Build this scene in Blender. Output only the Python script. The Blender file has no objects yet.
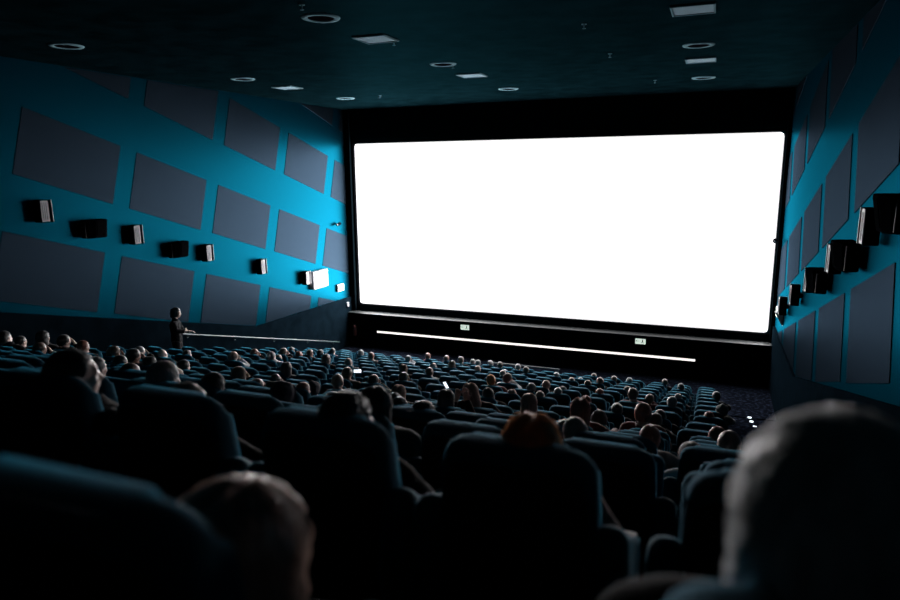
import bpy, bmesh, math, random
from mathutils import Vector, Matrix, noise, Euler

random.seed(7)
C = bpy.context.scene.collection
SC = bpy.context.scene
PI = math.pi
ZO = 7.23                      # front floor at z = 0, eye level at z = ZO

# ------------------------------------------------------------------ materials
MATS = {}
def mat(name, col, rough=.6, metal=0, spec=.5, sheen=0, sheen_tint=None, emit=None, emit_s=1, noise_s=None, noise_amt=.3, bump=None, bump_s=200, stretch=None, coat=0):
    m = bpy.data.materials.new(name); m.use_nodes = True
    nt = m.node_tree; b = nt.nodes['Principled BSDF']
    b.inputs['Base Color'].default_value = (*col, 1)
    b.inputs['Roughness'].default_value = rough
    b.inputs['Metallic'].default_value = metal
    b.inputs['Specular IOR Level'].default_value = spec
    b.inputs['Coat Weight'].default_value = coat
    if sheen:
        b.inputs['Sheen Weight'].default_value = sheen
        b.inputs['Sheen Roughness'].default_value = .4
        if sheen_tint: b.inputs['Sheen Tint'].default_value = (*sheen_tint, 1)
    if emit:
        b.inputs['Emission Color'].default_value = (*emit, 1)
        b.inputs['Emission Strength'].default_value = emit_s
    tc = None
    if noise_s or bump:
        tc = nt.nodes.new('ShaderNodeTexCoord')
        src = tc.outputs['Object']
        if stretch:
            mp = nt.nodes.new('ShaderNodeMapping'); mp.inputs['Scale'].default_value = stretch
            nt.links.new(src, mp.inputs['Vector']); src = mp.outputs['Vector']
    if noise_s:
        n = nt.nodes.new('ShaderNodeTexNoise'); n.inputs['Scale'].default_value = noise_s; n.inputs['Detail'].default_value = 4
        nt.links.new(src, n.inputs['Vector'])
        r = nt.nodes.new('ShaderNodeValToRGB')
        a = 1 - noise_amt; c2 = 1 + noise_amt
        r.color_ramp.elements[0].position = .3; r.color_ramp.elements[1].position = .7
        r.color_ramp.elements[0].color = (col[0]*a, col[1]*a, col[2]*a, 1)
        r.color_ramp.elements[1].color = (min(1, col[0]*c2), min(1, col[1]*c2), min(1, col[2]*c2), 1)
        nt.links.new(n.outputs['Fac'], r.inputs['Fac']); nt.links.new(r.outputs['Color'], b.inputs['Base Color'])
    if bump:
        n2 = nt.nodes.new('ShaderNodeTexNoise'); n2.inputs['Scale'].default_value = bump_s; n2.inputs['Detail'].default_value = 3
        nt.links.new(src, n2.inputs['Vector'])
        bp = nt.nodes.new('ShaderNodeBump'); bp.inputs['Strength'].default_value = bump; bp.inputs['Distance'].default_value = .01
        nt.links.new(n2.outputs['Fac'], bp.inputs['Height']); nt.links.new(bp.outputs['Normal'], b.inputs['Normal'])
    MATS[name] = m
    return m

SCREEN_L = 3.2; SCREEN_BASE = 3.9; SCREEN_EDGE = 44.0; SCREEN_LEFT = 38.0
M_paint = mat('blue wall paint', (.0004, .0055, .0105), .9, spec=.02, noise_s=.5, noise_amt=.05, bump=.1, bump_s=60)
M_fabric = mat('grey panel fabric', (.0022, .0045, .0065), .9, spec=.02, noise_s=90, noise_amt=.25, bump=.3, bump_s=150)
M_dark = mat('black wall fabric', (.009, .016, .019), .95, spec=.1, noise_s=4, noise_amt=.3)
M_mask = mat('black masking cloth', (.0015, .003, .004), .95, spec=.1)
M_wains = mat('dark wainscot', (.0022, .0052, .0080), .9, spec=.05, noise_s=3, noise_amt=.3)
M_ceil = mat('near black ceiling', (.0021, .0092, .0122), .9, spec=.02, noise_s=2.2, noise_amt=.55, bump=.3, bump_s=30)
M_top = mat('dark teal masking drape', (.0012, .0055, .0075), .9)
M_stage = mat('dark stage top', (.012, .015, .016), .5, spec=.5, noise_s=2, noise_amt=.4, stretch=(1, 6, 6))
M_screen = mat('projection screen glow', (.8, .8, .8), .9, emit=(1.0, .975, .985), emit_s=SCREEN_L)
def screen_profile(m):  # emission made uneven, brighter left, right and low, to shape the wall light
    nt = m.node_tree; b = nt.nodes['Principled BSDF']
    tc = nt.nodes.new('ShaderNodeTexCoord'); sp = nt.nodes.new('ShaderNodeSeparateXYZ'); nt.links.new(tc.outputs['Object'], sp.inputs[0])
    def M(op, a, c=None):
        n = nt.nodes.new('ShaderNodeMath'); n.operation = op
        for i, v in enumerate((a, c)):
            if v is None: continue
            if isinstance(v, (int, float)): n.inputs[i].default_value = v
            else: nt.links.new(v, n.inputs[i])
        return n.outputs[0]
    u = M('ADD', M('MULTIPLY', sp.outputs['X'], .5/7.84), .5)
    e = M('ADD', M('MULTIPLY', M('POWER', M('SUBTRACT', 1.0, u), 3.5), SCREEN_LEFT), M('MULTIPLY', M('POWER', u, 34.0), SCREEN_EDGE))
    lo = M('SUBTRACT', 1.15, M('MULTIPLY', sp.outputs['Z'], .085))
    tot = M('MULTIPLY', M('ADD', SCREEN_BASE, e), lo)
    # emission lowered near the border so the screen outline renders smooth
    d = M('MINIMUM', M('SUBTRACT', 7.84, M('ABSOLUTE', sp.outputs['X'])), M('MINIMUM', sp.outputs['Z'], M('SUBTRACT', 6.6, sp.outputs['Z'])))
    k = M('MINIMUM', M('MAXIMUM', M('MULTIPLY', M('SUBTRACT', d, .03), 8.0), 0.0), 1.0)
    tot = M('ADD', 1.0, M('MULTIPLY', M('SUBTRACT', tot, 1.0), k))
    nt.links.new(tot, b.inputs['Emission Strength'])
screen_profile(M_screen)
M_velvet = mat('dark teal seat velvet', (.003, .052, .085), .85, spec=.08, sheen=.42, sheen_tint=(.03, .42, .66), bump=.2, bump_s=260)
M_shell = mat('black seat back shell', (.006, .008, .011), .7, spec=.25)
M_arm = mat('armrest upholstery', (.002, .038, .060), .8, spec=.1, sheen=.3, sheen_tint=(.05, .42, .62))
M_rub = mat('armrest top pad', (.012, .035, .045), .55, spec=.4)
M_steel = mat('seat pedestal steel', (.02, .02, .022), .5, metal=.6)
M_white = mat('white enamel', (.21, .21, .22), .45, noise_s=3, noise_amt=.04)
M_light_grey = mat('pale grey plastic', (.22, .22, .24), .5)
M_black = mat('black plastic', (.003, .0035, .0045), .7, spec=.15)
M_grille = mat('black speaker grille', (.003, .0035, .004), .9, spec=.1, bump=.6, bump_s=300)
M_chrome = mat('downlight chrome ring', (.05, .08, .095), .35, metal=.3)
M_void = mat('black recess', (.002, .002, .003), .9, spec=.05)
M_rail = mat('pale metal rail', (.05, .075, .08), .4, metal=.3)
M_led = mat('white led strip', (.9, .9, .9), .5, emit=(1, .93, .9), emit_s=1.3)
M_exit = mat('lit exit sign face', (.6, .9, .8), .5, emit=(.80, .95, .82), emit_s=.85)
M_exit2 = mat('lit white sign face', (.8, .9, .9), .5, emit=(.72, 1, .95), emit_s=1.6)
M_step = mat('step light', (.8, .8, .9), .5, emit=(.85, .9, 1), emit_s=2.6)
M_phone = mat('lit phone display', (.5, .5, .5), .4, emit=(.8, .9, 1), emit_s=1.5)
M_ink = mat('dark printed ink', (.03, .05, .05), .7)
M_inkp = mat('pale grey printed ink', (.5, .5, .52), .7)

def matte(m):
    nt = m.node_tree; b = nt.nodes['Principled BSDF']; out = nt.nodes['Material Output']
    d = nt.nodes.new('ShaderNodeBsdfDiffuse'); d.name = 'matt'
    bc = b.inputs['Base Color']
    if bc.links: nt.links.new(bc.links[0].from_socket, d.inputs['Color'])
    else: d.inputs['Color'].default_value = bc.default_value
    if b.inputs['Normal'].links: nt.links.new(b.inputs['Normal'].links[0].from_socket, d.inputs['Normal'])
    nt.links.new(d.outputs[0], out.inputs[0])
    return d
def satin(m, col, rough, fac):
    """adds a coloured satin reflection to a matt surface"""
    nt = m.node_tree; b = nt.nodes['Principled BSDF']; out = nt.nodes['Material Output']
    g = nt.nodes.new('ShaderNodeBsdfGlossy'); g.inputs['Color'].default_value = (*col, 1); g.inputs['Roughness'].default_value = rough
    a = nt.nodes.new('ShaderNodeMixShader'); a.inputs[0].default_value = fac
    d = matte(m)
    nt.links.new(d.outputs[0], a.inputs[1]); nt.links.new(g.outputs[0], a.inputs[2]); nt.links.new(a.outputs[0], out.inputs[0])
    if b.inputs['Normal'].links: nt.links.new(b.inputs['Normal'].links[0].from_socket, g.inputs['Normal'])
for m_ in (M_black, M_grille, M_top, M_dark, M_mask, M_wains, M_void): matte(m_)
satin(M_paint, (.0006, .035, .057), .33, .6)
satin(M_fabric, (.0092, .0158, .024), .36, .6)
satin(M_ceil, (.0004, .0030, .0040), .5, .5)

def carpet():
    m = bpy.data.materials.new('speckled dark carpet'); m.use_nodes = True
    nt = m.node_tree; b = nt.nodes['Principled BSDF']; b.inputs['Roughness'].default_value = .95; b.inputs['Specular IOR Level'].default_value = .1
    tc = nt.nodes.new('ShaderNodeTexCoord')
    v = nt.nodes.new('ShaderNodeTexNoise'); v.inputs['Scale'].default_value = 9; v.inputs['Detail'].default_value = 5
    r = nt.nodes.new('ShaderNodeValToRGB')
    r.color_ramp.elements[0].position = .5; r.color_ramp.elements[0].color = (.003, .004, .007, 1)
    r.color_ramp.elements[1].position = .72; r.color_ramp.elements[1].color = (.022, .03, .048, 1)
    nt.links.new(tc.outputs['Object'], v.inputs['Vector']); nt.links.new(v.outputs['Fac'], r.inputs['Fac']); nt.links.new(r.outputs['Color'], b.inputs['Base Color'])
    return m
M_carpet = carpet(); matte(M_carpet)

def hairmat(name, col, sheen=.25):
    return mat(name, col, .34, spec=.7, noise_s=14, noise_amt=.45, bump=.5, bump_s=40, stretch=(3, 3, .35), sheen=1.0, sheen_tint=tuple(min(1, c*2.2+(.30 if max(col) < .15 else .12)) for c in col))
HAIR = {  # hair colours
 'black': hairmat('black hair', (.010, .009, .010)),
 'dark brown': hairmat('dark brown hair', (.028, .017, .013)),
 'brown': hairmat('brown hair', (.085, .045, .028)),
 'red': hairmat('red hair', (.68, .17, .05)),
 'auburn': hairmat('auburn hair', (.20, .065, .045)),
 'fair': hairmat('fair hair', (.26, .17, .14)),
 'grey': hairmat('grey hair', (.17, .165, .17)),
 'silver': hairmat('rim-lit grey hair', (.55, .57, .58)),  # grey hair lightened, with the screen's rim light put into its colour
}
SKIN = {
 'a': mat('light skin', (.62, .42, .36), .42, spec=.6, sheen=.4),
 'b': mat('warm skin', (.45, .26, .20), .42, spec=.6, sheen=.3),
 'c': mat('deep skin', (.14, .075, .052), .45, spec=.45),
}
CLOTH = {
 'black': mat('black cloth', (.004, .005, .007), .95, spec=.15, sheen=.04, bump=.2),
 'navy': mat('navy cloth', (.012, .02, .045), .9, sheen=.2, bump=.2),
 'grey': mat('grey cloth', (.10, .11, .12), .9, sheen=.2, bump=.2),
 'white': mat('white cloth', (.55, .58, .62), .85, sheen=.2, bump=.2),
 'maroon': mat('maroon cloth', (.14, .018, .02), .9, sheen=.2, bump=.2),
 'green': mat('dull green cloth', (.03, .05, .04), .9, sheen=.2, bump=.2),
 'denim': mat('blue denim', (.05, .085, .14), .9, sheen=.2, bump=.3),
 'pale denim': mat('pale denim', (.30, .40, .48), .9, sheen=.2, bump=.3),
}
M_shoe = mat('dark shoe', (.015, .015, .016), .5)

# ------------------------------------------------------------------ helpers
def link(name, me, m=None, parent=None, loc=(0, 0, 0)):
    o = bpy.data.objects.new(name, me); C.objects.link(o); o.location = loc
    if m is not None and me is not None and len(me.materials) == 0: me.materials.append(m)
    if parent: o.parent = parent
    return o
def obj(name, bm, m, parent=None, loc=(0, 0, 0), smooth=False):
    bmesh.ops.recalc_face_normals(bm, faces=bm.faces[:])
    me = bpy.data.meshes.new(name); bm.to_mesh(me); bm.free()
    if smooth:
        for p in me.polygons: p.use_smooth = True
    return link(name, me, m, parent, loc)
def tag(o, label, cat, group=None, kind=None):
    if label: o['label'] = label
    if cat: o['category'] = cat
    if group: o['group'] = group
    if kind: o['kind'] = kind
    return o
def struct(name, bm, m, loc=(0, 0, 0), parent=None):
    o = obj(name, bm, m, parent, loc)
    if not parent: o['kind'] = 'structure'
    return o
def empty(name, loc=(0, 0, 0), rz=0):
    o = bpy.data.objects.new(name, None); C.objects.link(o); o.location = loc; o.rotation_euler = (0, 0, rz); o.empty_display_size = .1
    return o
def bx(bm, x0, x1, y0, y1, z0, z1, bev=0, seg=2):
    r = bmesh.ops.create_cube(bm, size=1)
    vs = r['verts']
    for v in vs:
        v.co = Vector(((x0+x1)/2 + v.co.x*(x1-x0), (y0+y1)/2 + v.co.y*(y1-y0), (z0+z1)/2 + v.co.z*(z1-z0)))
    if bev:
        es = list({e for v in vs for e in v.link_edges})
        bmesh.ops.bevel(bm, geom=es, offset=bev, segments=seg, profile=.5, affect='EDGES')
    return bm
def prism(bm, pts, axis, a, b, bev=0, seg=2):
    """pts: 2-D outline; extruded along axis ('x','y','z') from a to b"""
    def P(p, t):
        return {'x': (t, p[0], p[1]), 'y': (p[0], t, p[1]), 'z': (p[0], p[1], t)}[axis]
    va = [bm.verts.new(P(p, a)) for p in pts]; vb = [bm.verts.new(P(p, b)) for p in pts]
    n = len(pts); fa = bm.faces.new(va); fb = bm.faces.new(vb[::-1])
    for i in range(n): bm.faces.new((va[i], vb[i], vb[(i+1) % n], va[(i+1) % n]))
    if bev:
        es = list(fa.edges) + list(fb.edges)
        bmesh.ops.bevel(bm, geom=es, offset=bev, segments=seg, profile=.5, affect='EDGES')
    return bm
def rrect(w, h, r, n=6, x0=0, z0=0, taper=0):
    """rounded rectangle outline centred x0, from z0 up by h; taper: bottom is wider by that much each side"""
    out = []
    for cx, cz, a0 in ((w/2-r, h-r, 0), (-w/2+r, h-r, 90), (-w/2+r, r, 180), (w/2-r, r, 270)):
        for i in range(n+1):
            a = math.radians(a0 + 90*i/n)
            x = cx + r*math.cos(a); z = cz + r*math.sin(a)
            x *= 1 + (taper*2/w)*(1 - z/h)
            out.append((x0+x, z0+z))
    return out
def cyl(bm, p, q, r1, r2=None, n=16):
    p = Vector(p); q = Vector(q); d = q-p
    r2 = r1 if r2 is None else r2
    M = Matrix.Translation((p+q)/2) @ d.to_track_quat('Z', 'Y').to_matrix().to_4x4()
    bmesh.ops.create_cone(bm, cap_ends=True, segments=n, radius1=r1, radius2=r2, depth=d.length, matrix=M)
    return bm
def ball(bm, c, r, sub=3, rot=None):
    if not hasattr(r, '__len__'): r = (r, r, r)
    M = Matrix.Translation(c) @ (rot.to_4x4() if rot else Matrix()) @ Matrix.Diagonal((*r, 1))
    bmesh.ops.create_icosphere(bm, subdivisions=sub, radius=1, matrix=M)
    return bm
def N(): return bmesh.new()

# ------------------------------------------------------------------ camera (solved from the hall's vanishing directions)
vx = Vector((-1218-450, 300-188, 0)); vy = Vector((717-450, 300-168, 0))
F = math.sqrt(-(vx.x*vy.x + vx.y*vy.y))
X = -Vector((vx.x, vx.y, -F)).normalized(); Y = Vector((vy.x, vy.y, -F)).normalized(); Z = X.cross(Y)
Rm = Matrix((X, Y, Z))
cam = bpy.data.cameras.new('camera'); co = bpy.data.objects.new('camera', cam); C.objects.link(co)
co.matrix_world = Matrix.Translation((0, 0, ZO)) @ Rm.to_4x4()
cam.sensor_width = 36; cam.lens = F/900*36; cam.clip_start = .02; cam.clip_end = 100
cam.dof.use_dof = True; cam.dof.focus_distance = 12; cam.dof.aperture_fstop = 1.5
SC.camera = co
def ray(x, y):
    r = Rm @ Vector((x-450, 300-y, -F)); return r/r.y
def proj(p):
    c = Rm.transposed() @ (Vector(p)-Vector((0, 0, ZO)))
    if c.z > -.05: return None
    return 450 + F*c.x/-c.z, 300 - F*c.y/-c.z

# ------------------------------------------------------------------ room shell
XL, XR, YF, YB, ZC = -14.1, 2.12, 24.05, -3.5, 2.45+ZO
STAGE_Y = 23.5
ROWZ = {-1: -.33, 0: -.75, 1: -1.19, 2: -1.60, 3: -2.03, 4: -2.44, 5: -2.84, 6: -3.20, 7: -3.51}
for k in range(8, 17): ROWZ[k] = -3.51 - .2915*(k-7)
for k in range(0, 17): ROWZ[k] -= .025
ROWZ[-1] = -.40; ROWZ[-2] = .02; ROWZ[-3] = .44; ROWZ[-4] = .86
HS = 1.10
def rowY(k): return 1.67 + 1.1*k
def floorz(k): return ROWZ[k] - HS + ZO if k < 17 else 0
# floor: one stepped solid
prof = []
for k in range(-4, 17):
    z = floorz(k)
    y0 = YB if k == -4 else rowY(k)-.12
    y1 = rowY(k)+.98
    prof += [(y0, z), (y1, z)]
prof += [(rowY(16)+.98, 0), (YF, 0), (YF, -.3), (YB, -.3)]
# drop duplicate of equal level at front
cl = []
for p in prof:
    if not cl or (abs(p[0]-cl[-1][0]) > 1e-5 or abs(p[1]-cl[-1][1]) > 1e-5): cl.append(p)
struct('floor', prism(N(), cl, 'x', XL, XR), M_carpet)
struct('ceiling', bx(N(), XL-.2, XR+.2, YB-.2, YF+.2, ZC, ZC+.2), M_ceil)
struct('wall_back', bx(N(), XL-.2, XR+.2, YB-.2, YB, -.3, ZC), M_dark)
struct('wall_front', bx(N(), XL-.2, XR+.2, YF, YF+.2, -.3, ZC), M_top)
struct('wall_left', bx(N(), XL-.2, XL, YB, YF, -.3, ZC), M_paint)
struct('wall_right', bx(N(), XR, XR+.2, YB, YF, -.3, ZC), M_paint)
# dark wainscot following the rake, then level by the stage
low = [(YB, -.12), (17.56, -5.07), (YF, -5.10)]
slope = (-5.07+2.88)/(17.56-9.2)
def lowz(y):
    if y < 17.56: return -5.07 + slope*(y-17.56)
    return -5.07 - .12*(y-17.56)/6.4
w = [(YB, -.3), (YF, -.3), (YF, lowz(YF)+ZO), (17.56, -5.07+ZO), (YB, lowz(YB)+ZO)]
struct('trim_1', prism(N(), w, 'x', XL, XL+.06), M_wains)
struct('trim_2', prism(N(), w, 'x', XR-.06, XR), M_wains)
# stage under the screen
bm = N(); bx(bm, XL+.06, XR-.06, STAGE_Y+.01, YF, 0, -5.82+ZO); 
struct('trim_3', bm, M_mask)
struct('trim_4', bx(N(), XL+.06, XR-.06, STAGE_Y-.06, YF, -5.82+ZO, -5.79+ZO, .008), M_stage)
# black masking posts beside and above the screen
struct('trim_5', bx(N(), XL, -13.86, 23.78, YF, -5.79+ZO, ZC), M_mask)
struct('trim_6', bx(N(), 2.0, XR, 23.80, YF, -5.79+ZO, ZC), M_mask)

# ------------------------------------------------------------------ screen
t = empty('cinema_screen', (-5.9, 23.98, -5.49+ZO))
tag(t, 'huge glowing white cinema screen with rounded corners on the front wall', 'screen')
W = 15.68; H = 6.6
obj('projection_surface', prism(N(), rrect(W, H, .16, 8), 'y', 0, .03), M_screen, t)
bm = N()
for x0, x1, z0, z1 in ((-W/2-.11, -W/2-.03, -.11, H+.11), (W/2+.03, W/2+.11, -.11, H+.11), (-W/2-.03, W/2+.03, H+.03, H+.11), (-W/2-.03, W/2+.03, -.11, -.03)):
    bx(bm, x0, x1, -.06, .05, z0, z1, .01)
obj('screen_frame', bm, M_black, t)

# ------------------------------------------------------------------ fabric panels on both side walls (one slanted lattice, cut at ceiling, stage edge and wainscot)
def clip(poly, f):
    out = []
    for i in range(len(poly)):
        a, b = poly[i], poly[(i+1) % len(poly)]
        fa, fb = f(a), f(b)
        if fa >= 0: out.append(a)
        if (fa >= 0) != (fb >= 0):
            s = fa/(fa-fb); out.append((a[0]+(b[0]-a[0])*s, a[1]+(b[1]-a[1])*s))
    return out
def area(p): return abs(sum(p[i][0]*p[(i+1) % len(p)][1]-p[(i+1) % len(p)][0]*p[i][1] for i in range(len(p))))/2
ORD = ['first', 'second', 'third', 'fourth', 'fifth', 'sixth', 'seventh', 'eighth', 'ninth', 'tenth', 'eleventh', 'twelfth', 'thirteenth', 'fourteenth', 'fifteenth', 'sixteenth', 'seventeenth', 'eighteenth', 'nineteenth', 'twentieth']
rown = {2: 'topmost', 1: 'upper', 0: 'middle', -1: 'lower'}
for side in (0, 1):
    for r in (2, 1, 0, -1):
        found = []
        for i in range(-4, 8):
            y0 = 10.30 + 2.975*i + .81*r; z0 = 1.46 - .905*i + 2.625*r
            poly = [(y0, z0), (y0+2.48, z0-.755), (y0+2.06, z0-2.20), (y0-.42, z0-1.43)]
            poly = clip(poly, lambda p: 2.43-p[1]); 
            if len(poly) > 2: poly = clip(poly, lambda p: (23.74)-p[0])
            if len(poly) > 2: poly = clip(poly, lambda p: p[0]-2.0)
            if len(poly) > 2: poly = clip(poly, lambda p: p[1]-(lowz(p[0])+.01))
            if len(poly) > 2: poly = clip(poly, lambda p: p[1]-(-5.07-.12*(p[0]-17.56)/6.4+.01) if p[0] > 17.56 else 1)
            if len(poly) > 2 and area(poly) > .04: found.append(poly)
        found.sort(key=lambda q: -max(p[0] for p in q))
        n = 0
        for poly in found:
            x = XL if side == 0 else XR
            vis = [proj((x, p[0], p[1]+ZO)) for p in poly]
            if not any(v and -40 < v[0] < 940 and -40 < v[1] < 640 for v in vis): continue
            pl = [(p[0], p[1]+ZO) for p in poly]
            bm = N()
            if side == 0: prism(bm, pl, 'x', XL+.002, XL+.012, .003, 1)
            else: prism(bm, pl, 'x', XR-.012, XR-.002, .003, 1)
            o = obj('acoustic_panel', bm, M_fabric)
            cy = sum(p[0] for p in pl)/len(pl); cz = sum(p[1] for p in pl)/len(pl); cx = XL if side == 0 else XR
            o.data.transform(Matrix.Translation((-cx, -cy, -cz))); o.location = (cx, cy, cz)
            cut = 'cut by the ceiling' if any(p[1] > 2.42 for p in poly) else ''
            tag(o, f"slanted dark grey fabric panel in the {rown[r]} row on the {'left' if side == 0 else 'right'} wall, {ORD[n]} from screen", 'wall panel', f"fabric panels on the {'left' if side == 0 else 'right'} wall")
            n += 1

# ------------------------------------------------------------------ wall fixtures
def make_sconce(side):
    """small silver-faced wall speaker; local: wall at x=0, body towards +x (flipped for the right wall)"""
    s = 1 if side == 0 else -1
    t = empty('wall_speaker')
    bm = N(); bx(bm, *sorted((s*.05, s*.24)), -.12, .13, -.25, .25, .015)
    obj('speaker_body', bm, M_black, t)
    bm = N(); bx(bm, *sorted((s*.235, s*.25)), -.085, .10, -.235, .235, .004)
    obj('front_cover', bm, M_light_grey, t)
    bm = N()
    for i in range(3): bx(bm, *sorted((s*.25, s*.253)), -.02+i*.045-.03, -.02+i*.045-.02, -.19, .19)
    obj('cover_groove', bm, M_ink, t)
    bm = N(); bx(bm, *sorted((s*.02, s*.26)), .165, .19, -.25, .25, .004)
    obj('side_plate', bm, M_light_grey, t)
    bm = N(); bx(bm, *sorted((0, s*.055)), -.06, .18, -.06, .06, .004)
    obj('wall_bracket', bm, M_steel, t)
    return t
def make_surround(side):
    s = 1 if side == 0 else -1
    t = empty('surround_speaker')
    bm = N()
    pl = [(.06, -.33), (.06, .35), (.10, .38), (.34, .30), (.40, .20), (.40, -.16), (.32, -.34), (.1, -.38)]
    pl = [(s*a, b) for a, b in pl]
    prism(bm, pl, 'z', -.27, .27, .03, 3)
    for v in bm.verts: v.co.x += s*.10*(v.co.z+.27)/.54*(abs(v.co.x)-.06)/.34
    obj('speaker_cabinet', bm, M_black, t)
    bm = N(); prism(bm, [(s*.395, -.12), (s*.395, .17), (s*.412, .16), (s*.412, -.11)], 'z', -.20, .22, .004, 1)
    for v in bm.verts: v.co.x += s*.10*(v.co.z+.27)/.54
    obj('speaker_grille', bm, M_grille, t)
    bm = N(); bx(bm, *sorted((0, s*.07)), -.10, .10, -.12, .12, .006); cyl(bm, (s*.03, 0, .12), (s*.3, -.40, .20), .014); cyl(bm, (s*.03, 0, -.12), (s*.3, -.40, -.24), .014); cyl(bm, (s*.3, -.40, .20), (s*.3, -.40, -.24), .014)
    obj('wall_bracket', bm, M_steel, t)
    return t
def place_copy(src, loc, rz=None, name=None):
    r = src.copy(); C.objects.link(r); r.location = loc
    if rz is not None: r.rotation_euler = (0, 0, rz)
    for ch in src.children:
        c = ch.copy(); C.objects.link(c); c.parent = r
        for g in ch.children:
            d = g.copy(); C.objects.link(d); d.parent = c
    return r
def wz(y): return -.80 - .305*(y-10.35)
for side in (0, 1):
    x = XL if side == 0 else XR; sn = 'left' if side == 0 else 'right'
    base = make_sconce(side); used = False
    ys = (20.37, 17.83, 15.35, 12.80, 10.33)
    for i, y in enumerate(ys):
        o = base if not used else place_copy(base, (0, 0, 0)); used = True
        o.location = (x, y, wz(y)+ZO)
        tag(o, f"small {'silver-faced' if side == 0 else 'black'} wall speaker on the {sn} wall, {ORD[i]} of its kind from the screen", 'speaker', f'small speakers on the {sn} wall')
    base = make_surround(side); used = False
    ys = (14.25, 11.62) if side == 0 else (14.25, 11.6, 8.95)
    for i, y in enumerate(ys):
        o = base if not used else place_copy(base, (0, 0, 0)); used = True
        o.location = (x, y, wz(y)-(.10 if side == 0 else .16)+ZO); o.scale = (.8, .8, .82)
        tag(o, f"large black wedge-shaped speaker bracketed to the {sn} wall, {ORD[i]} of its kind from the screen", 'speaker', f'large black speakers on the {sn} wall')
# white cabinet on the left wall
t = empty('wall_cabinet', (XL, 21.38, -4.06+ZO)); tag(t, 'white rectangular cabinet mounted on the blue left wall near the screen', 'cabinet')
obj('cabinet_body', bx(N(), 0, .16, -.52, .52, -.34, .34, .012), M_white, t)
bm = N(); bx(bm, .16, .168, -.49, .49, -.31, .31, .004); d = obj('cabinet_door', bm, M_white, t)
bm = N()
for i in range(4): bx(bm, .168, .1695, -.08, .16-.03*(i % 2), .16-i*.05, .18-i*.05)
obj('printed_notice', bm, M_inkp, d)
# lit sign by the left front corner
t = empty('exit_sign', (XL+.06, 22.95, -4.66+ZO)); tag(t, 'bright white lit exit sign on the left wall beside the screen', 'sign', )
obj('sign_box', bx(N(), -.06, .02, -.24, .24, -.15, .15, .01), M_white, t)
obj('sign_face', bx(N(), .02, .028, -.22, .22, -.13, .13, .004), M_exit2, t)
t = empty('exit_sign', (XR-.04, 22.9, -4.52+ZO)); tag(t, 'pale green lit exit sign on the right wall beside the screen', 'sign')
obj('sign_box', bx(N(), -.02, .04, -.20, .20, -.16, .16, .01), M_white, t)
obj('sign_face', bx(N(), -.028, -.02, -.18, .18, -.14, .14, .004), M_exit, t)
t = empty('wall_lamp', (XR, 21.5, -4.40+ZO)); tag(t, 'small pale wedge lamp low on the right wall under the last speaker', 'lamp')
obj('lamp_shade', prism(N(), [(0, .14), (-.24, .14), (-.05, -.22), (0, -.22)], 'y', -.13, .13, .01), M_light_grey, t)
obj('wall_plate', bx(N(), -.02, 0, -.16, .16, -.24, .18, .003), M_steel, t)
# camera dome on left wall, clamp on the right mask post
def cctv(loc, s, label):
    t = empty('security_camera', loc); tag(t, label, 'camera')
    obj('bracket', cyl(N(), (0, 0, 0), (s*.12, 0, .02), .025), M_black, t)
    bm = N(); cyl(bm, (s*.12, .10, .02), (s*.14, -.14, -.02), .06, .055, 20); obj('camera_body', bm, M_black, t, smooth=False)
    bm = N(); cyl(bm, (s*.14, -.14, -.02), (s*.142, -.165, -.024), .045, .04, 20); obj('lens_ring', bm, M_light_grey, t)
cctv((XL, 22.9, -2.06+ZO), 1, 'tiny security camera on the blue left wall near the screen')
cctv((2.0, 23.6, -2.33+ZO), -1, 'small black camera on the masking post right of the screen')
t = empty('socket_box', (XL+.06, 23.4, -5.45+ZO)); tag(t, 'small pale box at the tip of the dark wainscot, left corner', 'box')
obj('box_body', bx(N(), 0, .06, -.07, .07, -.1, .1, .008), M_light_grey, t); obj('box_lid', bx(N(), .06, .068, -.06, .06, -.09, .09, .003), M_white, t)
t = empty('fire_extinguisher', (-13.7, STAGE_Y-.12, -6.75+ZO)); tag(t, 'small dim reddish extinguisher on the stage front, left corner', 'extinguisher')
bm = N(); cyl(bm, (0, 0, 0), (0, 0, .42), .07, .07, 20); ball(bm, (0, 0, .42), (.07, .07, .05), 2); obj('cylinder', bm, mat('dull red enamel', (.10, .02, .015), .4), t)
bm = N(); cyl(bm, (0, 0, .44), (0, 0, .52), .02); bx(bm, -.02, .08, -.012, .012, .50, .53, .004); obj('valve', bm, M_black, t)
bm = N(); bx(bm, -.05, .05, .07, .11, .1, .35); obj('wall_hook', bm, M_steel, t)

# signs and strip on the stage front
def front_sign(x, z, lab):
    t = empty('exit_sign', (x, STAGE_Y-.03, z+ZO)); tag(t, lab, 'sign')
    obj('sign_box', bx(N(), -.19, .19, -.03, .04, -.11, .11, .008), M_white, t)
    f = obj('sign_face', bx(N(), -.175, .175, -.036, -.03, -.095, .095, .003), M_exit, t)
    # running figure and arrow pictogram
    bm = N(); bx(bm, -.13, -.02, -.039, -.036, .0, .02)
    prism(bm, [(-.16, .01), (-.12, .04), (-.12, -.02)], 'y', -.039, -.036)
    ball(bm, (.07, -.037, .06), (.015, .003, .015), 2)
    prism(bm, [(.05, .045), (.08, .045), (.09, -.01), (.12, -.07), (.10, -.075), (.065, -.02), (.03, -.07), (.01, -.065), (.05, -.005)], 'y', -.039, -.036)
    obj('pictogram', bm, M_ink, f)
front_sign(-8.79, -6.03, 'small lit green-white exit sign on stage front, left of centre')
front_sign(-2.14, -6.01, 'small lit green-white exit sign on stage front, right of centre')
t = empty('led_strip', (-6.49, STAGE_Y-.02, -6.53+ZO)); tag(t, 'long thin white light strip running across the dark stage front', 'light strip')
obj('diffuser', bx(N(), -6.2, 6.2, -.03, -.012, -.038, .038, .008), M_led, t)
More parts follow.
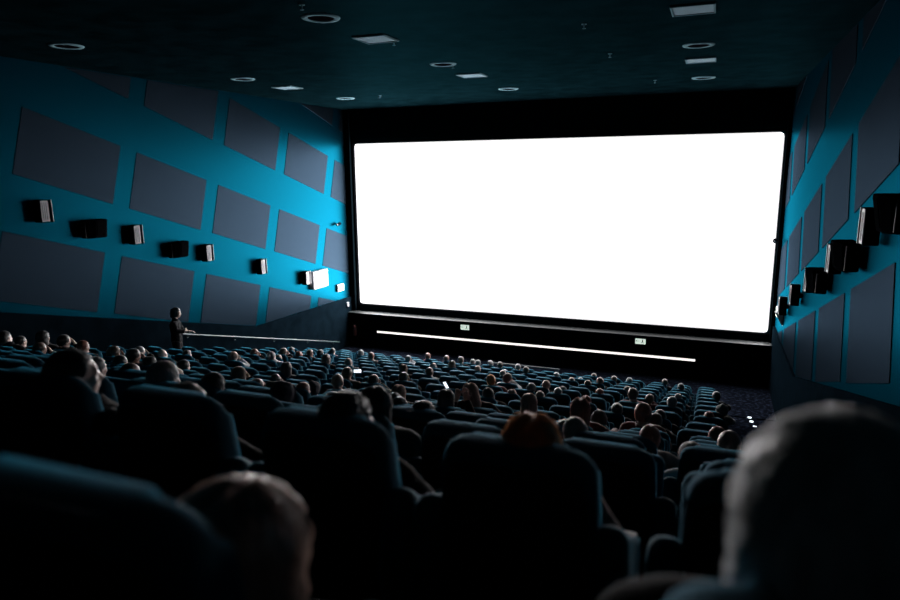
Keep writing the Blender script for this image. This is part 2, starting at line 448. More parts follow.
obj('channel', bx(N(), -6.23, 6.23, -.012, .02, -.055, .055, .004), M_steel, t)

# handrail along the left wall
t = empty('handrail', (XL+.06, 17.5, 0)); tag(t, 'thin pale handrail sloping down the dark left wall towards the screen', 'handrail')
def rz_(y): return -4.54 + (-6.84+4.54)/(22.5-14.2)*(y-14.2) + ZO
bm = N(); cyl(bm, (.12, 14.1-17.5, rz_(14.1)), (.12, 22.5-17.5, rz_(22.5)), .02, .02, 12); obj('rail', bm, M_rail, t)
for y in (14.4, 16.4, 18.4, 20.4, 22.2):
    bm = N(); cyl(bm, (0, y-17.5, rz_(y)-.08), (.12, y-17.5, rz_(y)), .016, .016, 8); cyl(bm, (0, y-17.5, rz_(y)-.08), (.01, y-17.5, rz_(y)-.08), .04, .04, 12); obj('rail_bracket', bm, M_rail, t)
# short rail before the front row
t = empty('front_railing', (-5.6, 20.6, 0)); tag(t, 'low pale rail standing before the front row of seats', 'railing')
zt = -.3138*20.6 + ZO
bm = N(); cyl(bm, (-1.2, 0, zt), (1.2, 0, zt), .025, .025, 12); obj('rail', bm, M_rail, t)
for x in (-1.15, 0, 1.15):
    bm = N(); cyl(bm, (x, 0, 0), (x, 0, zt), .022, .022, 10); cyl(bm, (x, 0, 0), (x, 0, .012), .06, .06, 16); obj('post', bm, M_rail, t)
# aisle step lights
for i, (px, py) in enumerate(((749.5, 417.5), (751.5, 421.5), (754.8, 426.6), (758.5, 432.5))):
    k = 17-i
    yy = rowY(16)+.98+.02 - i*1.1*.62
    kk = 16 if yy > rowY(16)-.12 else 15
    y = [20.7, 19.95, 19.0, 18.2][i]
    fz = 0 if y > rowY(16)+.98 else floorz(16) if y > rowY(16)-.12 else floorz(15)
    r = ray(px, py)
    # where the sight line meets the carpet level
    yy = (fz+.02-ZO)/r.z
    x = r.x*yy
    t = empty('step_light', (x, yy, fz)); tag(t, f"tiny white step light on the right aisle stairs, {ORD[i]} from the screen", 'step light', 'step lights on the right aisle')
    obj('light_lens', bx(N(), -.045, .045, -.03, .03, .008, .03, .006), M_step, t)
    obj('housing', bx(N(), -.065, .065, -.045, .045, 0, .01, .003), M_black, t)

# ------------------------------------------------------------------ ceiling fixtures
def make_downlight():
    t = empty('ceiling_downlight')
    bm = N(); n = 40
    rs = [(.21, -.012), (.225, -.022), (.30, -.018), (.315, 0)]
    rings = [[bm.verts.new((r*math.cos(2*PI*i/n), r*math.sin(2*PI*i/n), z)) for i in range(n)] for r, z in rs]
    for a, b in zip(rings, rings[1:]):
        for i in range(n): bm.faces.new((a[i], a[(i+1) % n], b[(i+1) % n], b[i]))
    obj('trim_ring', bm, M_chrome, t, smooth=True)
    bm = N(); cyl(bm, (0, 0, -.012), (0, 0, -.004), .215, .215, 40); obj('dark_recess', bm, M_void, t)
    return t
def make_vent():
    t = empty('ceiling_vent')
    bm = N()
    for a in ((-.33, .33, -.33, -.30), (-.33, .33, .30, .33), (-.33, -.30, -.30, .30), (.30, .33, -.30, .30)): bx(bm, *a, -.03, 0, .004)
    obj('vent_frame', bm, M_chrome, t)
    bm = N(); bx(bm, -.30, .30, -.30, .30, -.012, -.002); obj('vent_plate', bm, mat('vent plate enamel', (.08, .13, .16), .5), t)
    bm = N()
    for i in range(9):
        y = -.26+i*.065; bx(bm, -.29, .29, y, y+.052, -.018, -.012, .002, 1)
    obj('vent_slats', bm, MATS.get('vent slat enamel') or mat('vent slat enamel', (.10, .15, .18), .5), t)
    return t
dl = make_downlight(); vt = make_vent(); first = [True, True]
for n_, c_ in (('vent plate enamel', (.24, .37, .44)), ('vent slat enamel', (.28, .40, .47)), ('downlight chrome ring', (.13, .23, .27))):
    MATS[n_].node_tree.nodes['Principled BSDF'].inputs['Base Color'].default_value = (*c_, 1); matte(MATS[n_])
cols = {-6.1: 'middle', -.5: 'right', -11.85: 'left'}
for x, cn in cols.items():
    for i, y in enumerate((20.2, 14.92, 9.72)):
        if proj((x, y, ZC)) is None or not (0 < proj((x, y, ZC))[0] < 900 and -5 < proj((x, y, ZC))[1]): continue
        o = dl if first[0] else place_copy(dl, (0, 0, 0)); first[0] = False
        o.location = (x, y, ZC)
        tag(o, f"round dark downlight with pale rim in the {cn} ceiling line, {ORD[i]} from the screen", 'ceiling light', 'round ceiling downlights')
    for i, y in enumerate((16.9, 11.6)):
        if x == -11.85 and i == 1: continue
        o = vt if first[1] else place_copy(vt, (0, 0, 0)); first[1] = False
        o.location = (x, y, ZC)
        tag(o, f"square pale ceiling vent in the {cn} ceiling line, {'nearer' if i == 0 else 'farther'} to the screen" if i == 0 else f"square pale ceiling vent in the {cn} ceiling line, farther from the screen", 'vent', 'square ceiling vents')
# sprinkler heads
def onC(x, y):
    r = ray(x, y); k = (ZC-.05-ZO)/r.z; return (r.x*k, k)
bm0 = None; base = None
for i, (px, py, w) in enumerate(((394, 44, 'beside the middle vent'), (453, 67, 'beside the middle downlight'), (584, 27, 'right of the ceiling middle'), (610, 56, 'behind the ceiling middle'), (655, 82, 'near the top right of the screen'), (302, 8, 'near the front left downlight'), (380, 97, 'above the top left of the screen'))):
    x, y = onC(px, py)
    if base is None:
        base = empty('sprinkler'); cyl(bm := N(), (0, 0, 0), (0, 0, .012), .045, .045, 14); obj('ceiling_plate', bm, M_chrome, base)
        cyl(bm := N(), (0, 0, -.06), (0, 0, 0), .012, .012, 8); cyl(bm, (0, 0, -.066), (0, 0, -.06), .03, .03, 12); obj('nozzle', bm, M_chrome, base); o = base
    else: o = place_copy(base, (0, 0, 0))
    o.location = (x, y, ZC-.012); tag(o, f'tiny ceiling sprinkler {w}', 'sprinkler', 'ceiling sprinklers')

# ------------------------------------------------------------------ seats
def lean(bm, k=.11, ztop=1.10):
    for v in bm.verts: v.co.y += k*(ztop-v.co.z)
def seat_meshes():
    d = {}
    # backrest: rounded top corners, wings bending forward
    bm = N(); prism(bm, rrect(.455, .74, .085, 7, 0, .36, .03), 'y', -.02, .075, .035, 4)
    bmesh.ops.triangulate(bm, faces=[f for f in bm.faces if len(f.verts) > 6])
    for v in bm.verts: v.co.y += .9*v.co.x**2
    lean(bm); d['backrest'] = (bm, M_velvet)
    bm = N(); prism(bm, rrect(.42, .66, .07, 6, 0, .38, .03), 'y', -.042, -.012, .012, 2)
    for v in bm.verts: v.co.y += .9*v.co.x**2
    lean(bm); d['back_shell'] = (bm, M_shell)
    bm = N(); bx(bm, -.25, .25, 0, .50, -.11, .03, .045, 3); d['seat_cushion'] = (bm, M_velvet)     # pivots at its rear edge
    # armrest panel, side profile with a swept rounded rear shoulder
    pr = [(.03, .30), (-.005, .62), (-.012, .76), (.0, .83), (.03, .868), (.07, .88), (.11, .865), (.28, .70), (.34, .66), (.46, .64), (.50, .63), (.51, .60), (.48, .55), (.40, .30)]
    bm = N(); prism(bm, pr, 'x', -.052, .052, .042, 4); d['armrest'] = (bm, M_arm)
    bm = N(); pp = [(.27, .67), (.29, .688), (.33, .657), (.46, .648), (.50, .635), (.46, .625), (.30, .63)]
    prism(bm, pp, 'x', -.04, .04, .004, 1); d['arm_pad'] = (bm, M_rub)
    bm = N(); bx(bm, -.04, .04, .04, .34, .0, .30, .01); bx(bm, -.07, .07, 0, .38, 0, .02, .005); d['pedestal'] = (bm, M_steel)
    out = {}
    for n, (bm, m) in d.items():
        bmesh.ops.recalc_face_normals(bm, faces=bm.faces[:])
        me = bpy.data.meshes.new(n); bm.to_mesh(me); bm.free(); me.materials.append(m)
        for p in me.polygons: p.use_smooth = True
        out[n] = me
    return out
SM = seat_meshes()
PITCH = .66
OFF = {0: .04, 1: .13, 6: -.15, 7: -.08}
def colX(j, k=2): return .13 - PITCH*j + OFF.get(k, 0)
SEATS = {}      # (k, j) -> x
for k in range(0, 17):
    for j in range(20):
        SEATS[(k, j)] = colX(j, k)
SEATS[(0, 0)] = .21; SEATS[(-1, 0)] = .20; SEATS[(-1, 1)] = -.80

# ------------------------------------------------------------------ people
def voxel(bm, vox, smooth_it=2, name='tmp'):
    me = bpy.data.meshes.new(name); bm.to_mesh(me); bm.free()
    o = bpy.data.objects.new(name, me); C.objects.link(o)
    r = o.modifiers.new('r', 'REMESH'); r.mode = 'VOXEL'; r.voxel_size = vox; r.adaptivity = 0
    if smooth_it:
        s = o.modifiers.new('s', 'SMOOTH'); s.iterations = smooth_it; s.factor = .5
    dg = bpy.context.evaluated_depsgraph_get()
    m2 = bpy.data.meshes.new_from_object(o.evaluated_get(dg))
    bpy.data.objects.remove(o); bpy.data.meshes.remove(me)
    return m2
def capsule(bm, p, q, r1, r2, n=14):
    cyl(bm, p, q, r1, r2, n); ball(bm, p, r1, 2); ball(bm, q, r2, 2)
def head_parts(bm, H, R):
    def B(c, r, sub=3): ball(bm, H + R @ Vector(c), r, sub, R)
    B((0, -.012, .030), (.076, .096, .086)); B((0, .022, -.035), (.058, .070, .078)); B((0, .058, -.082), (.030, .028, .026))
    B((0, .078, .028), (.050, .018, .016), 2)                  # brow
    for s in (-1, 1):
        B((s*.036, .066, -.028), (.022, .022, .020), 2)         # cheek
        B((s*.031, .078, .006), (.014, .013, .010), 2)          # closed-in eye ball and lids
        B((s*.078, -.006, -.006), (.010, .018, .031), 2)        # ear
    capsule(bm, H+R@Vector((0, .086, .012)), H+R@Vector((0, .106, -.026)), .009, .013, 8)   # nose
    B((0, .108, -.030), (.016, .011, .009), 2)
    B((0, .090, -.055), (.023, .010, .006), 2); B((0, .087, -.066), (.020, .010, .007), 2)   # lips
def hand(bm, W, D, U, s, curl=.5):
    """W wrist, D direction of fingers, U back-of-hand normal; s side of thumb"""
    D = D.normalized(); S = D.cross(U).normalized()*s
    c = W + D*.05
    R = Matrix((S, D, U)).transposed()
    ball(bm, c, (.040, .052, .017), 2, R)
    for i, (o, L) in enumerate(((-.030, .062), (-.010, .075), (.011, .072), (.031, .055))):
        a = W + D*.088 + S*o; m = a + D*L*.5 - U*L*.15*curl*2; e = m + D*L*.42 - U*L*.4*curl*1.5
        capsule(bm, a, m, .0092, .0085, 8); capsule(bm, m, e, .0085, .0072, 8)
    a = W + D*.03 - S*.032; m = a + D*.035 - S*.03 - U*.008; e = m + D*.032 - S*.004 - U*.008
    capsule(bm, a, m, .0125, .0105, 8); capsule(bm, m, e, .0105, .0085, 8)
def build_body(name, J, headrot, vox, handdir=None):
    V = {k: Vector(v) for k, v in J.items()}
    R = Euler(headrot).to_matrix()
    bm = N(); bones = []
    def cap(a, b, r1, r2, kind):
        a = V[a] if isinstance(a, str) else a; b = V[b] if isinstance(b, str) else b
        capsule(bm, a, b, r1, r2); bones.append((a, b, max(r1, r2), kind))
    H = V['head']
    head_parts(bm, H, R)
    bones.append((H+R@Vector((0, -.01, .03)), H+R@Vector((0, .03, -.06)), .09, 'skin'))
    cap('neck', H + R@Vector((0, -.02, -.05)), .057, .053, 'skin')
    cap('chest', 'neck', .085, .060, 'shirt')
    for s, n in ((-1, 'l'), (1, 'r')):
        cap('chest', V['shoulder_'+n]+Vector((-s*.03, 0, .0)), .10, .068, 'shirt')
        o = Vector((s*.055, 0, 0))
        cap(V['chest']+o, V['spine']+o*1.0, .108, .098, 'shirt')
        cap(V['spine']+o, V['pelvis']+o*1.3, .098, .105, 'shirt')
        cap('shoulder_'+n, 'elbow_'+n, .056, .043, 'shirt')
        cap('elbow_'+n, 'wrist_'+n, .042, .030, 'shirt')
        cap(V['pelvis']+Vector((s*.09, 0, -.01)), 'knee_'+n, .095, .062, 'trousers')
        cap('knee_'+n, 'ankle_'+n, .058, .042, 'trousers')
        cap('ankle_'+n, V['toe_'+n], .043, .034, 'shoe')
        W = V['wrist_'+n]; E_ = V['elbow_'+n]
        D = (W-E_).normalized() if not handdir or n not in handdir else Vector(handdir[n][0]).normalized()
        U = Vector((0, 0, 1)) if not handdir or n not in handdir else Vector(handdir[n][1])
        U = (U - D*U.dot(D)).normalized()
        hand(bm, W, D, U, s, .55)
        bones.append((W+D*.02, W+D*.17, .045, 'skin'))
    me = voxel(bm, vox, 2, name)
    # classify vertices
    kinds = []
    for v in me.vertices:
        best = None
        for a, b, r, kd in bones:
            ab = b-a; L = ab.length_squared
            tt = 0 if L < 1e-9 else max(0, min(1, (v.co-a).dot(ab)/L))
            d = (v.co-(a+ab*tt)).length - r
            if best is None or d < best[0]: best = (d, kd)
        kinds.append(best[1])
    res = {}
    for p in me.polygons: p.use_smooth = True
    res['body'] = me
    for kd in ('shirt', 'trousers', 'shoe'):
        b2 = N(); b2.from_mesh(me); b2.verts.ensure_lookup_table(); b2.normal_update()
        nrm = [v.normal.copy() for v in b2.verts]
        dele = [f for f in b2.faces if not all(kinds[v.index] == kd for v in f.verts)]
        idx = [v.index for v in b2.verts]
        for v in b2.verts:
            w = noise.noise(v.co*14)*.5 + noise.noise(v.co*32)*.25
            v.co += nrm[v.index]*(.010 + .009*w + (.003 if kd == 'shirt' else 0))
        bmesh.ops.delete(b2, geom=dele, context='FACES')
        m2 = bpy.data.meshes.new(name+'_'+kd); b2.to_mesh(m2); b2.free()
        for p in m2.polygons: p.use_smooth = True
        res[kd] = m2
    me.materials.append(SKIN['a'])
    res['shirt'].materials.append(CLOTH['black']); res['trousers'].materials.append(CLOTH['navy']); res['shoe'].materials.append(M_shoe)
    res['H'] = H; res['R'] = R; res['V'] = V
    return res
def seated(head=(0, .155, 1.115), rot=(0, 0, 0), arms='lap', lean_=0, hunch=0, spread=.0):
    J = dict(pelvis=(0, .32, .52), spine=(lean_*.3, .30, .70), chest=(lean_*.7, .235+hunch*.5, .87), neck=(lean_*.9, .185+hunch, .995), head=head,
             shoulder_l=(-.165+lean_*.7, .235+hunch*.6, .905), shoulder_r=(.165+lean_*.7, .235+hunch*.6, .905),
             knee_l=(-.13-spread, .76, .53), knee_r=(.13+spread, .76, .53), ankle_l=(-.14, .80, .10), ankle_r=(.14, .80, .10), toe_l=(-.15, .93, .045), toe_r=(.15, .93, .045))
    hd = {'l': ((.6, .8, -.15), (0, 0, 1)), 'r': ((-.6, .8, -.15), (0, 0, 1))}
    J.update(elbow_l=(-.235, .40, .70), elbow_r=(.235, .40, .70), wrist_l=(-.10, .58, .68), wrist_r=(.10, .58, .68))
    if arms == 'rest': J.update(elbow_l=(-.28, .30, .83), elbow_r=(.28, .30, .83), wrist_l=(-.29, .52, .80), wrist_r=(.29, .52, .80)); hd = {'l': ((0, 1, -.25), (0, 0, 1)), 'r': ((0, 1, -.25), (0, 0, 1))}
    if arms == 'phone': J.update(elbow_r=(.24, .42, .80), wrist_r=(.08, .60, .97), elbow_l=(-.24, .42, .80), wrist_l=(-.06, .60, .95)); hd = {'r': ((-.15, .2, 1), (0, 1, -.1)), 'l': ((.3, .2, 1), (0, 1, 0))}
    if arms == 'chin': J.update(elbow_r=(.27, .40, .83), wrist_r=(.09, .36, 1.0)); hd['r'] = ((-.25, -.35, 1), (.3, 1, 0))
    return J, hd
POSES = {}
def addpose(n, vox=.0105, **k):
    rot = k.pop('rot', (0, 0, 0))
    J, hd = seated(**k); POSES[n] = build_body('seated_'+n, J, rot, vox, hd)
addpose('straight')
addpose('rest', arms='rest', rot=(-.08, 0, .15), head=(.01, .16, 1.11))
addpose('lean_left', head=(-.09, .17, 1.09), rot=(0, -.22, .25), lean_=-.07)
addpose('lean_right', head=(.08, .17, 1.09), rot=(0, .22, -.2), lean_=.07, arms='chin')
addpose('phone', arms='phone', rot=(-.35, 0, .1), head=(0, .19, 1.10), hunch=.03)
addpose('forward', head=(0, .36, 1.05), hunch=.17, rot=(-.35, 0, .1), arms='lap')
# standing usher, arms folded in front, looking towards the screen
J = dict(pelvis=(0, 0, .93), spine=(0, .0, 1.12), chest=(0, -.01, 1.33), neck=(0, 0, 1.47), head=(0, .04, 1.62), shoulder_l=(-.17, 0, 1.38), shoulder_r=(.17, 0, 1.38),
         knee_l=(-.10, .03, .50), knee_r=(.10, .03, .50), ankle_l=(-.11, 0, .09), ankle_r=(.11, 0, .09), toe_l=(-.13, .14, .045), toe_r=(.13, .14, .045),
         elbow_l=(-.24, .10, 1.13), elbow_r=(.26, .06, 1.25), wrist_l=(.0, .24, 1.17), wrist_r=(.12, .30, 1.18))
POSES['stand'] = build_body('standing', J, (0, 0, 0), .0105, {'l': ((1, .1, .15), (0, 1, 0)), 'r': ((-.3, .9, -.1), (0, .2, 1))})

# hair shells in head space (origin mid-head between the ears, +y the face)
def hair_mesh(style):
    bm = N()
    NA, NV = 84, 22
    P = dict(short=dict(low=-.045, side=-.012, front=.062, r=.0, bulk=1.02, strands=.0022),
             crop=dict(low=-.03, side=.0, front=.068, r=0, bulk=.985, strands=.0012),
             bob=dict(low=-.135, side=-.12, front=.058, r=.012, bulk=1.10, strands=.004),
             long=dict(low=-.30, side=-.24, front=.060, r=.008, bulk=1.08, strands=.005),
             parted=dict(low=-.26, side=-.22, front=.060, r=.014, bulk=1.14, strands=.005),
             bun=dict(low=-.06, side=-.02, front=.065, r=0, bulk=1.0, strands=.002),
             curly=dict(low=-.10, side=-.08, front=.055, r=.02, bulk=1.18, strands=.001))[style]
    rings = []
    rx, ry, rz, cz, cy = .083*P['bulk'], .103*P['bulk'], .094*P['bulk'], .028, -.014
    for v in range(NV):
        ring = []
        for i in range(NA):
            a = 2*PI*i/NA               # 0 = face
            fa = abs(math.atan2(math.sin(a), math.cos(a)))
            # lower limit of hair for this azimuth
            def sm(x): x = max(0, min(1, x)); return x*x*(3-2*x)
            lowz_ = P['front'] + (P['side']-P['front'])*sm((fa-.75)/.55) + (P['low']-P['side'])*sm((fa-1.5)/.8)
            top = cz+rz
            t = (v+1)/NV
            # arc param down to lowz
            thl = math.acos(max(-1, min(1, (max(lowz_, cz-rz*.25)-cz)/rz)))
            if lowz_ >= cz-rz*.25: th = thl*t; ext = 0
            else:
                seg = .62
                if t < seg: th = thl*t/seg; ext = 0
                else: th = thl; ext = (t-seg)/(1-seg)
            z = cz + rz*math.cos(th); s_ = math.sin(th)
            z = z + (lowz_-(cz-rz*.25))*ext if ext else z
            taper = 1 + P['r']*4*math.sin(min(1, ext*1.1)*PI*.75) - (.25*ext*ext if P['low'] < -.2 else .06*ext)
            x = rx*s_*math.sin(a)*taper; y = cy + ry*s_*math.cos(a)*taper
            p = Vector((x, y, z))
            nn = Vector((x/rx**2, (y-cy)/ry**2, (z-cz)/rz**2 if not ext else 0)).normalized()
            st = P['strands']*(math.sin(a*37+3*noise.noise(p*9))+.6*math.sin(a*61+5*z*20))*s_
            nv = noise.noise(p*22)*.004*P['bulk']
            if style == 'curly': nv = noise.noise(p*38)*.013 + noise.noise(p*80)*.006
            p += nn*(st+nv)
            if style in ('parted', 'long'): p.z -= .013*math.exp(-(x/.013)**2)*(1 if y > -.09 else .4)*max(0, math.cos(th))
            ring.append(bm.verts.new(p))
        rings.append(ring)
    pole = bm.verts.new((0, cy, cz+rz-(.012 if style in ('parted', 'long') else 0)))
    for i in range(NA): bm.faces.new((pole, rings[0][i], rings[0][(i+1) % NA]))
    for a, b in zip(rings, rings[1:]):
        for i in range(NA): bm.faces.new((a[i], b[i], b[(i+1) % NA], a[(i+1) % NA]))
    # turned-in rim so that the shell has thickness
    last = rings[-1]; inner = [bm.verts.new((v.co.x*.90, cy+(v.co.y-cy)*.90, v.co.z+.004)) for v in last]
    for i in range(NA): bm.faces.new((last[i], inner[i], inner[(i+1) % NA], last[(i+1) % NA]))
    if style == 'bun':
        b2 = N(); ball(b2, (0, -.10, .095), (.042, .040, .040), 3)
        for v in b2.verts: v.co += v.co.normalized()*noise.noise(v.co*60)*.004
        me_ = bpy.data.meshes.new('t'); b2.to_mesh(me_); b2.free(); bm.from_mesh(me_)
    bmesh.ops.recalc_face_normals(bm, faces=bm.faces[:])
    me = bpy.data.meshes.new('hair_'+style); bm.to_mesh(me); bm.free()
    for p in me.polygons: p.use_smooth = True
    me.materials.append(HAIR['black'])
    return me
STYLES = {s: hair_mesh(s) for s in ('short', 'crop', 'bob', 'long', 'parted', 'bun', 'curly')}
def hood_mesh():
    bm = N()
    NA, NV = 40, 16
    rings = []
    for v in range(NV):
        t = (v+1)/NV; ring = []
        for i in range(NA):
            a = 2*PI*i/NA; fa = abs(math.atan2(math.sin(a), math.cos(a)))
            thl = 1.15 if fa < .8 else 1.15+(2.35-1.15)*min(1, (fa-.8)/.6)
            th = thl*t; p = Vector((.105*math.sin(th)*math.sin(a), -.02+.128*math.sin(th)*math.cos(a), .02+.118*math.cos(th)))
            p += p.normalized()*(noise.noise(p*16)*.012 + (.012 if t > .9 and fa < 1.3 else 0)); ring.append(bm.verts.new(p))
        rings.append(ring)
    pole = bm.verts.new((0, -.02, .14))
    for i in range(NA): bm.faces.new((pole, rings[0][i], rings[0][(i+1) % NA]))
    for a, b in zip(rings, rings[1:]):
        for i in range(NA): bm.faces.new((a[i], b[i], b[(i+1) % NA], a[(i+1) % NA]))
    me = bpy.data.meshes.new('hood'); bm.to_mesh(me); bm.free()
    for p in me.polygons: p.use_smooth = True
    me.materials.append(CLOTH['grey']); return me
HOOD = hood_mesh()

def setm(o, m):
    o.material_slots[0].link = 'OBJECT'; o.material_slots[0].material = m
def person(pose, loc, scale, style, hair, skin, shirt, trousers, label, group, rz=0, headturn=None):
    P = POSES[pose]
    t = empty('person', loc, rz); t.scale = (scale,)*3
    tag(t, label, 'person', group)
    b = link('body', P['body'], parent=t); setm(b, SKIN[skin])
    s = link('shirt', P['shirt'], parent=t); setm(s, CLOTH[shirt])
    q = link('trousers', P['trousers'], parent=t); setm(q, CLOTH[trousers])
    link('shoes', P['shoe'], parent=t)
    if style == 'hood': h = link('hood', HOOD, parent=t); setm(h, CLOTH[shirt])
    elif style != 'bald': h = link('hair', STYLES[style], parent=t); setm(h, HAIR[hair])
    else: h = None
    if h: h.matrix_local = Matrix.Translation(P['H']) @ P['R'].to_4x4()
    return t

# measured head centres in the photograph: x, y, style, hair, skin, shirt
HEADS = '''
3 336 short black a black|21 341 short black a black|42 336 bob black b black|39 347 short brown b grey|62 338 short black a black|81 346 short auburn b black|106 350 bob brown b black|121 362 short black b black
139 350 crop grey a black|132 354 short black b navy|162 353 bald - a black|147 362 long black a black|107 368 short grey a white|132 378 crop brown b grey|165 376 short grey a black|177 377 short fair a black
184 366 short black a grey|187 353 short black b black|215 385 bob black a grey|229 355 short fair a white|254 352 short auburn b black|271 355 short grey a white|279 359 short brown b black|288 368 bob black a navy
283 351 short brown a black|292 350 short black a black|238 372 long brown b black|275 378 short black a grey|257 387 crop brown b black|247 383 short black a black|274 389 hood black b green|290 404 hood black b navy
299 354 short auburn b black|312 353 short brown b black|318 353 short black a black|326 359 curly brown b black|333 351 short black a navy|352 362 short fair b grey|361 353 short grey a black|375 356 short auburn b grey
347 373 short brown b green|337 381 bald - b black|373 379 short black a green|401 376 short black b black|407 369 long brown b black|304 389 crop auburn b grey|315 393 hood black a navy|335 405 crop grey a grey
345 403 bun dark_brown b black|348 427 curly black b black|376 405 bob black b green|400 411 short black a black|395 399 short black a black|422 414 curly black c black|404 393 long fair b black|408 358 short grey a white
428 356 short auburn b maroon|444 358 short auburn b black|433 366 short grey a grey|432 372 short brown a white|445 399 long black b black|470 388 long fair b black|489 393 bob black c black|452 364 long brown a black
461 360 short brown a black|473 362 short grey a white|478 363 short grey a black|492 363 short grey a black|500 365 short brown a white|478 369 short fair a black|503 373 crop fair a white|507 377 short brown a white
491 379 short red b maroon|518 367 crop grey a black|526 370 short brown a black|531 387 short grey a black|547 385 short fair a black|558 375 short grey a black|558 392 crop grey a grey|512 394 long fair a black
540 396 short fair a black|529 403 bob fair a black|594 376 short brown a black|572 380 short brown a black|583 380 short grey a white|600 381 short auburn b black|588 384 short brown b black|614 379 short brown a black
628 380 short grey a black|600 392 short auburn b black|627 389 short grey a black|633 394 short brown b maroon|563 391 bob grey a white|586 400 long auburn b maroon|580 409 long auburn b maroon|617 409 bun dark_brown b black
576 428 short fair a grey|599 419 bob dark_brown b black|643 413 short auburn b maroon|655 419 short dark_brown c black|652 398 short brown b maroon|657 437 short auburn b grey|672 402 short grey a black|679 417 short black b black
678 397 short grey a black|665 382 short brown a black|681 387 short black a navy|719 396 short black c black|722 409 hood black a grey|709 417 short auburn b black|717 434 bob auburn b black|729 443 short fair a white
563 434 short grey a black|533 424 parted red b maroon
'''
rnd = random.Random(3)
occ = {}
WID = {(121,362):12,(147,362):12,(107,368):20,(132,378):22,(165,376):20,(177,377):14,(215,385):18,(257,387):13,(274,389):18,(290,404):22,(347,373):13,(337,381):15,(373,379):13,(401,376):12,(304,389):18,(315,393):13,(335,405):23,(345,403):17,(376,405):30,(400,411):16,(395,399):15,(422,414):24,(404,393):14,(445,399):20,(470,388):15,(489,393):14,(540,396):12,(529,403):14,(580,409):17,(586,400):13,(617,409):14,(576,428):22,(599,419):17,(643,413):12,(655,419):16,(657,437):22,(672,402):12,(679,417):13,(722,409):12,(717,434):16,(729,443):22,(563,434):18,(237,370):12}
def alloc(px, py, force=None):
    r = ray(px, py); wd = WID.get((int(px), int(py)))
    best = []
    for k in range(0, 17):
        yh = rowY(k)+.155; x = r.x*yh; z = r.z*yh
        j = round((.13-x)/PITCH)
        for jj in (j, j-1, j+1):
            if not (0 <= jj < 20) or (k, jj) in occ: continue
            dx = x-colX(jj, k)
            dz = z - (ROWZ[k]+.035)
            dep = .3654*abs(x) if x < 0 else -.3654*x
            dep += .9106*yh - .193*z
            we = .175*F/dep
            best.append((abs(dz)*1.0 + max(0, abs(dx)-.10)*.6 + (.02 if jj != j else 0) + (1.0*max(0, abs(math.log(we/wd))-.15) if wd else .08*max(0, we-11)), k, jj, dx, dz))
    best.sort(); return best[0]
plist = []
for ent in HEADS.replace('\n', '|').split('|'):
    if not ent.strip(): continue
    a = ent.split(); plist.append((float(a[0]), float(a[1]), a[2], a[3].replace('_', ' '), a[4], a[5]))
FORCED = {(533, 424): (0, 1), (348, 427): (0, 2), }
occ[(0, 3)] = occ[(0, 4)] = occ[(2, 0)] = True
people = []
for (px, py), (k, j) in FORCED.items(): occ[(k, j)] = True
for (px, py, st, hr, sk, sh) in sorted(plist, key=lambda e: -e[1]):
    if (px, py) in FORCED:
        k, j = FORCED[(px, py)]; r = ray(px, py); yh = rowY(k)+.155
        dx = r.x*yh-colX(j, k); dz = r.z*yh-(ROWZ[k]+.10)
    else:
        _, k, j, dx, dz = alloc(px, py)
    occ[(k, j)] = True
    people.append((k, j, dx, dz, st, hr, sk, sh, px, py))
if True:
    bad = [(p[8], p[9], p[0], p[1], round(p[2], 2), round(p[3], 2)) for p in people if abs(p[2]) > .25 or abs(p[3]) > .14]
    open('/tmp/log.txt','w').write(repr([(p[8],p[9],p[0],p[1],round(p[2],2),round(p[3],2)) for p in people])) if False else print('BADFIT', len(bad), bad)
DESC = {'short': 'short', 'crop': 'cropped', 'bob': 'chin-length', 'long': 'long', 'parted': 'long parted', 'bun': 'pinned-up', 'curly': 'bushy'}
def rowname(k):
    if k < 0: return 'nearest row to the camera'
    if k <= 5: return f'{ORD[k+1]} row from the camera'
    return f'{ORD[16-k]} row from the screen'
def seatname(j): return f'{ORD[j]} from the right aisle'
for (k, j, dx, dz, st, hr, sk, sh, px, py) in people:
    s = (1.115+.02+max(-.11, min(.12, dz-.02)))/1.115
    pose = rnd.choice(['straight', 'straight', 'rest', 'lean_left', 'lean_right'])
    if (px, py) in ((690, 463),): pose = 'forward'
    if (px, py) in ((445, 399), (376, 405)): pose = 'phone' if px == 445 else 'straight'
    if (px, py) in FORCED: pose = 'straight'
    hx = POSES[pose]['H'].x*s
    x = colX(j, k) + max(-.16, min(.16, dx-hx))
    d = {'bald': 'bald person', 'hood': 'person with raised hood'}.get(st) or f'person with {DESC[st]} {hr} hair'
    lab = f"{d}, {rowname(k)}, {seatname(j)}"
    person(pose, (x, rowY(k), floorz(k)), s, st, hr if hr in HAIR else 'black', sk, sh, 'black' if (px, py) == (533, 424) else 'white' if (px, py) == (348, 427) else rnd.choice(['navy', 'denim', 'black', 'black']), lab, 'audience watching the screen')
G = 'audience watching the screen'
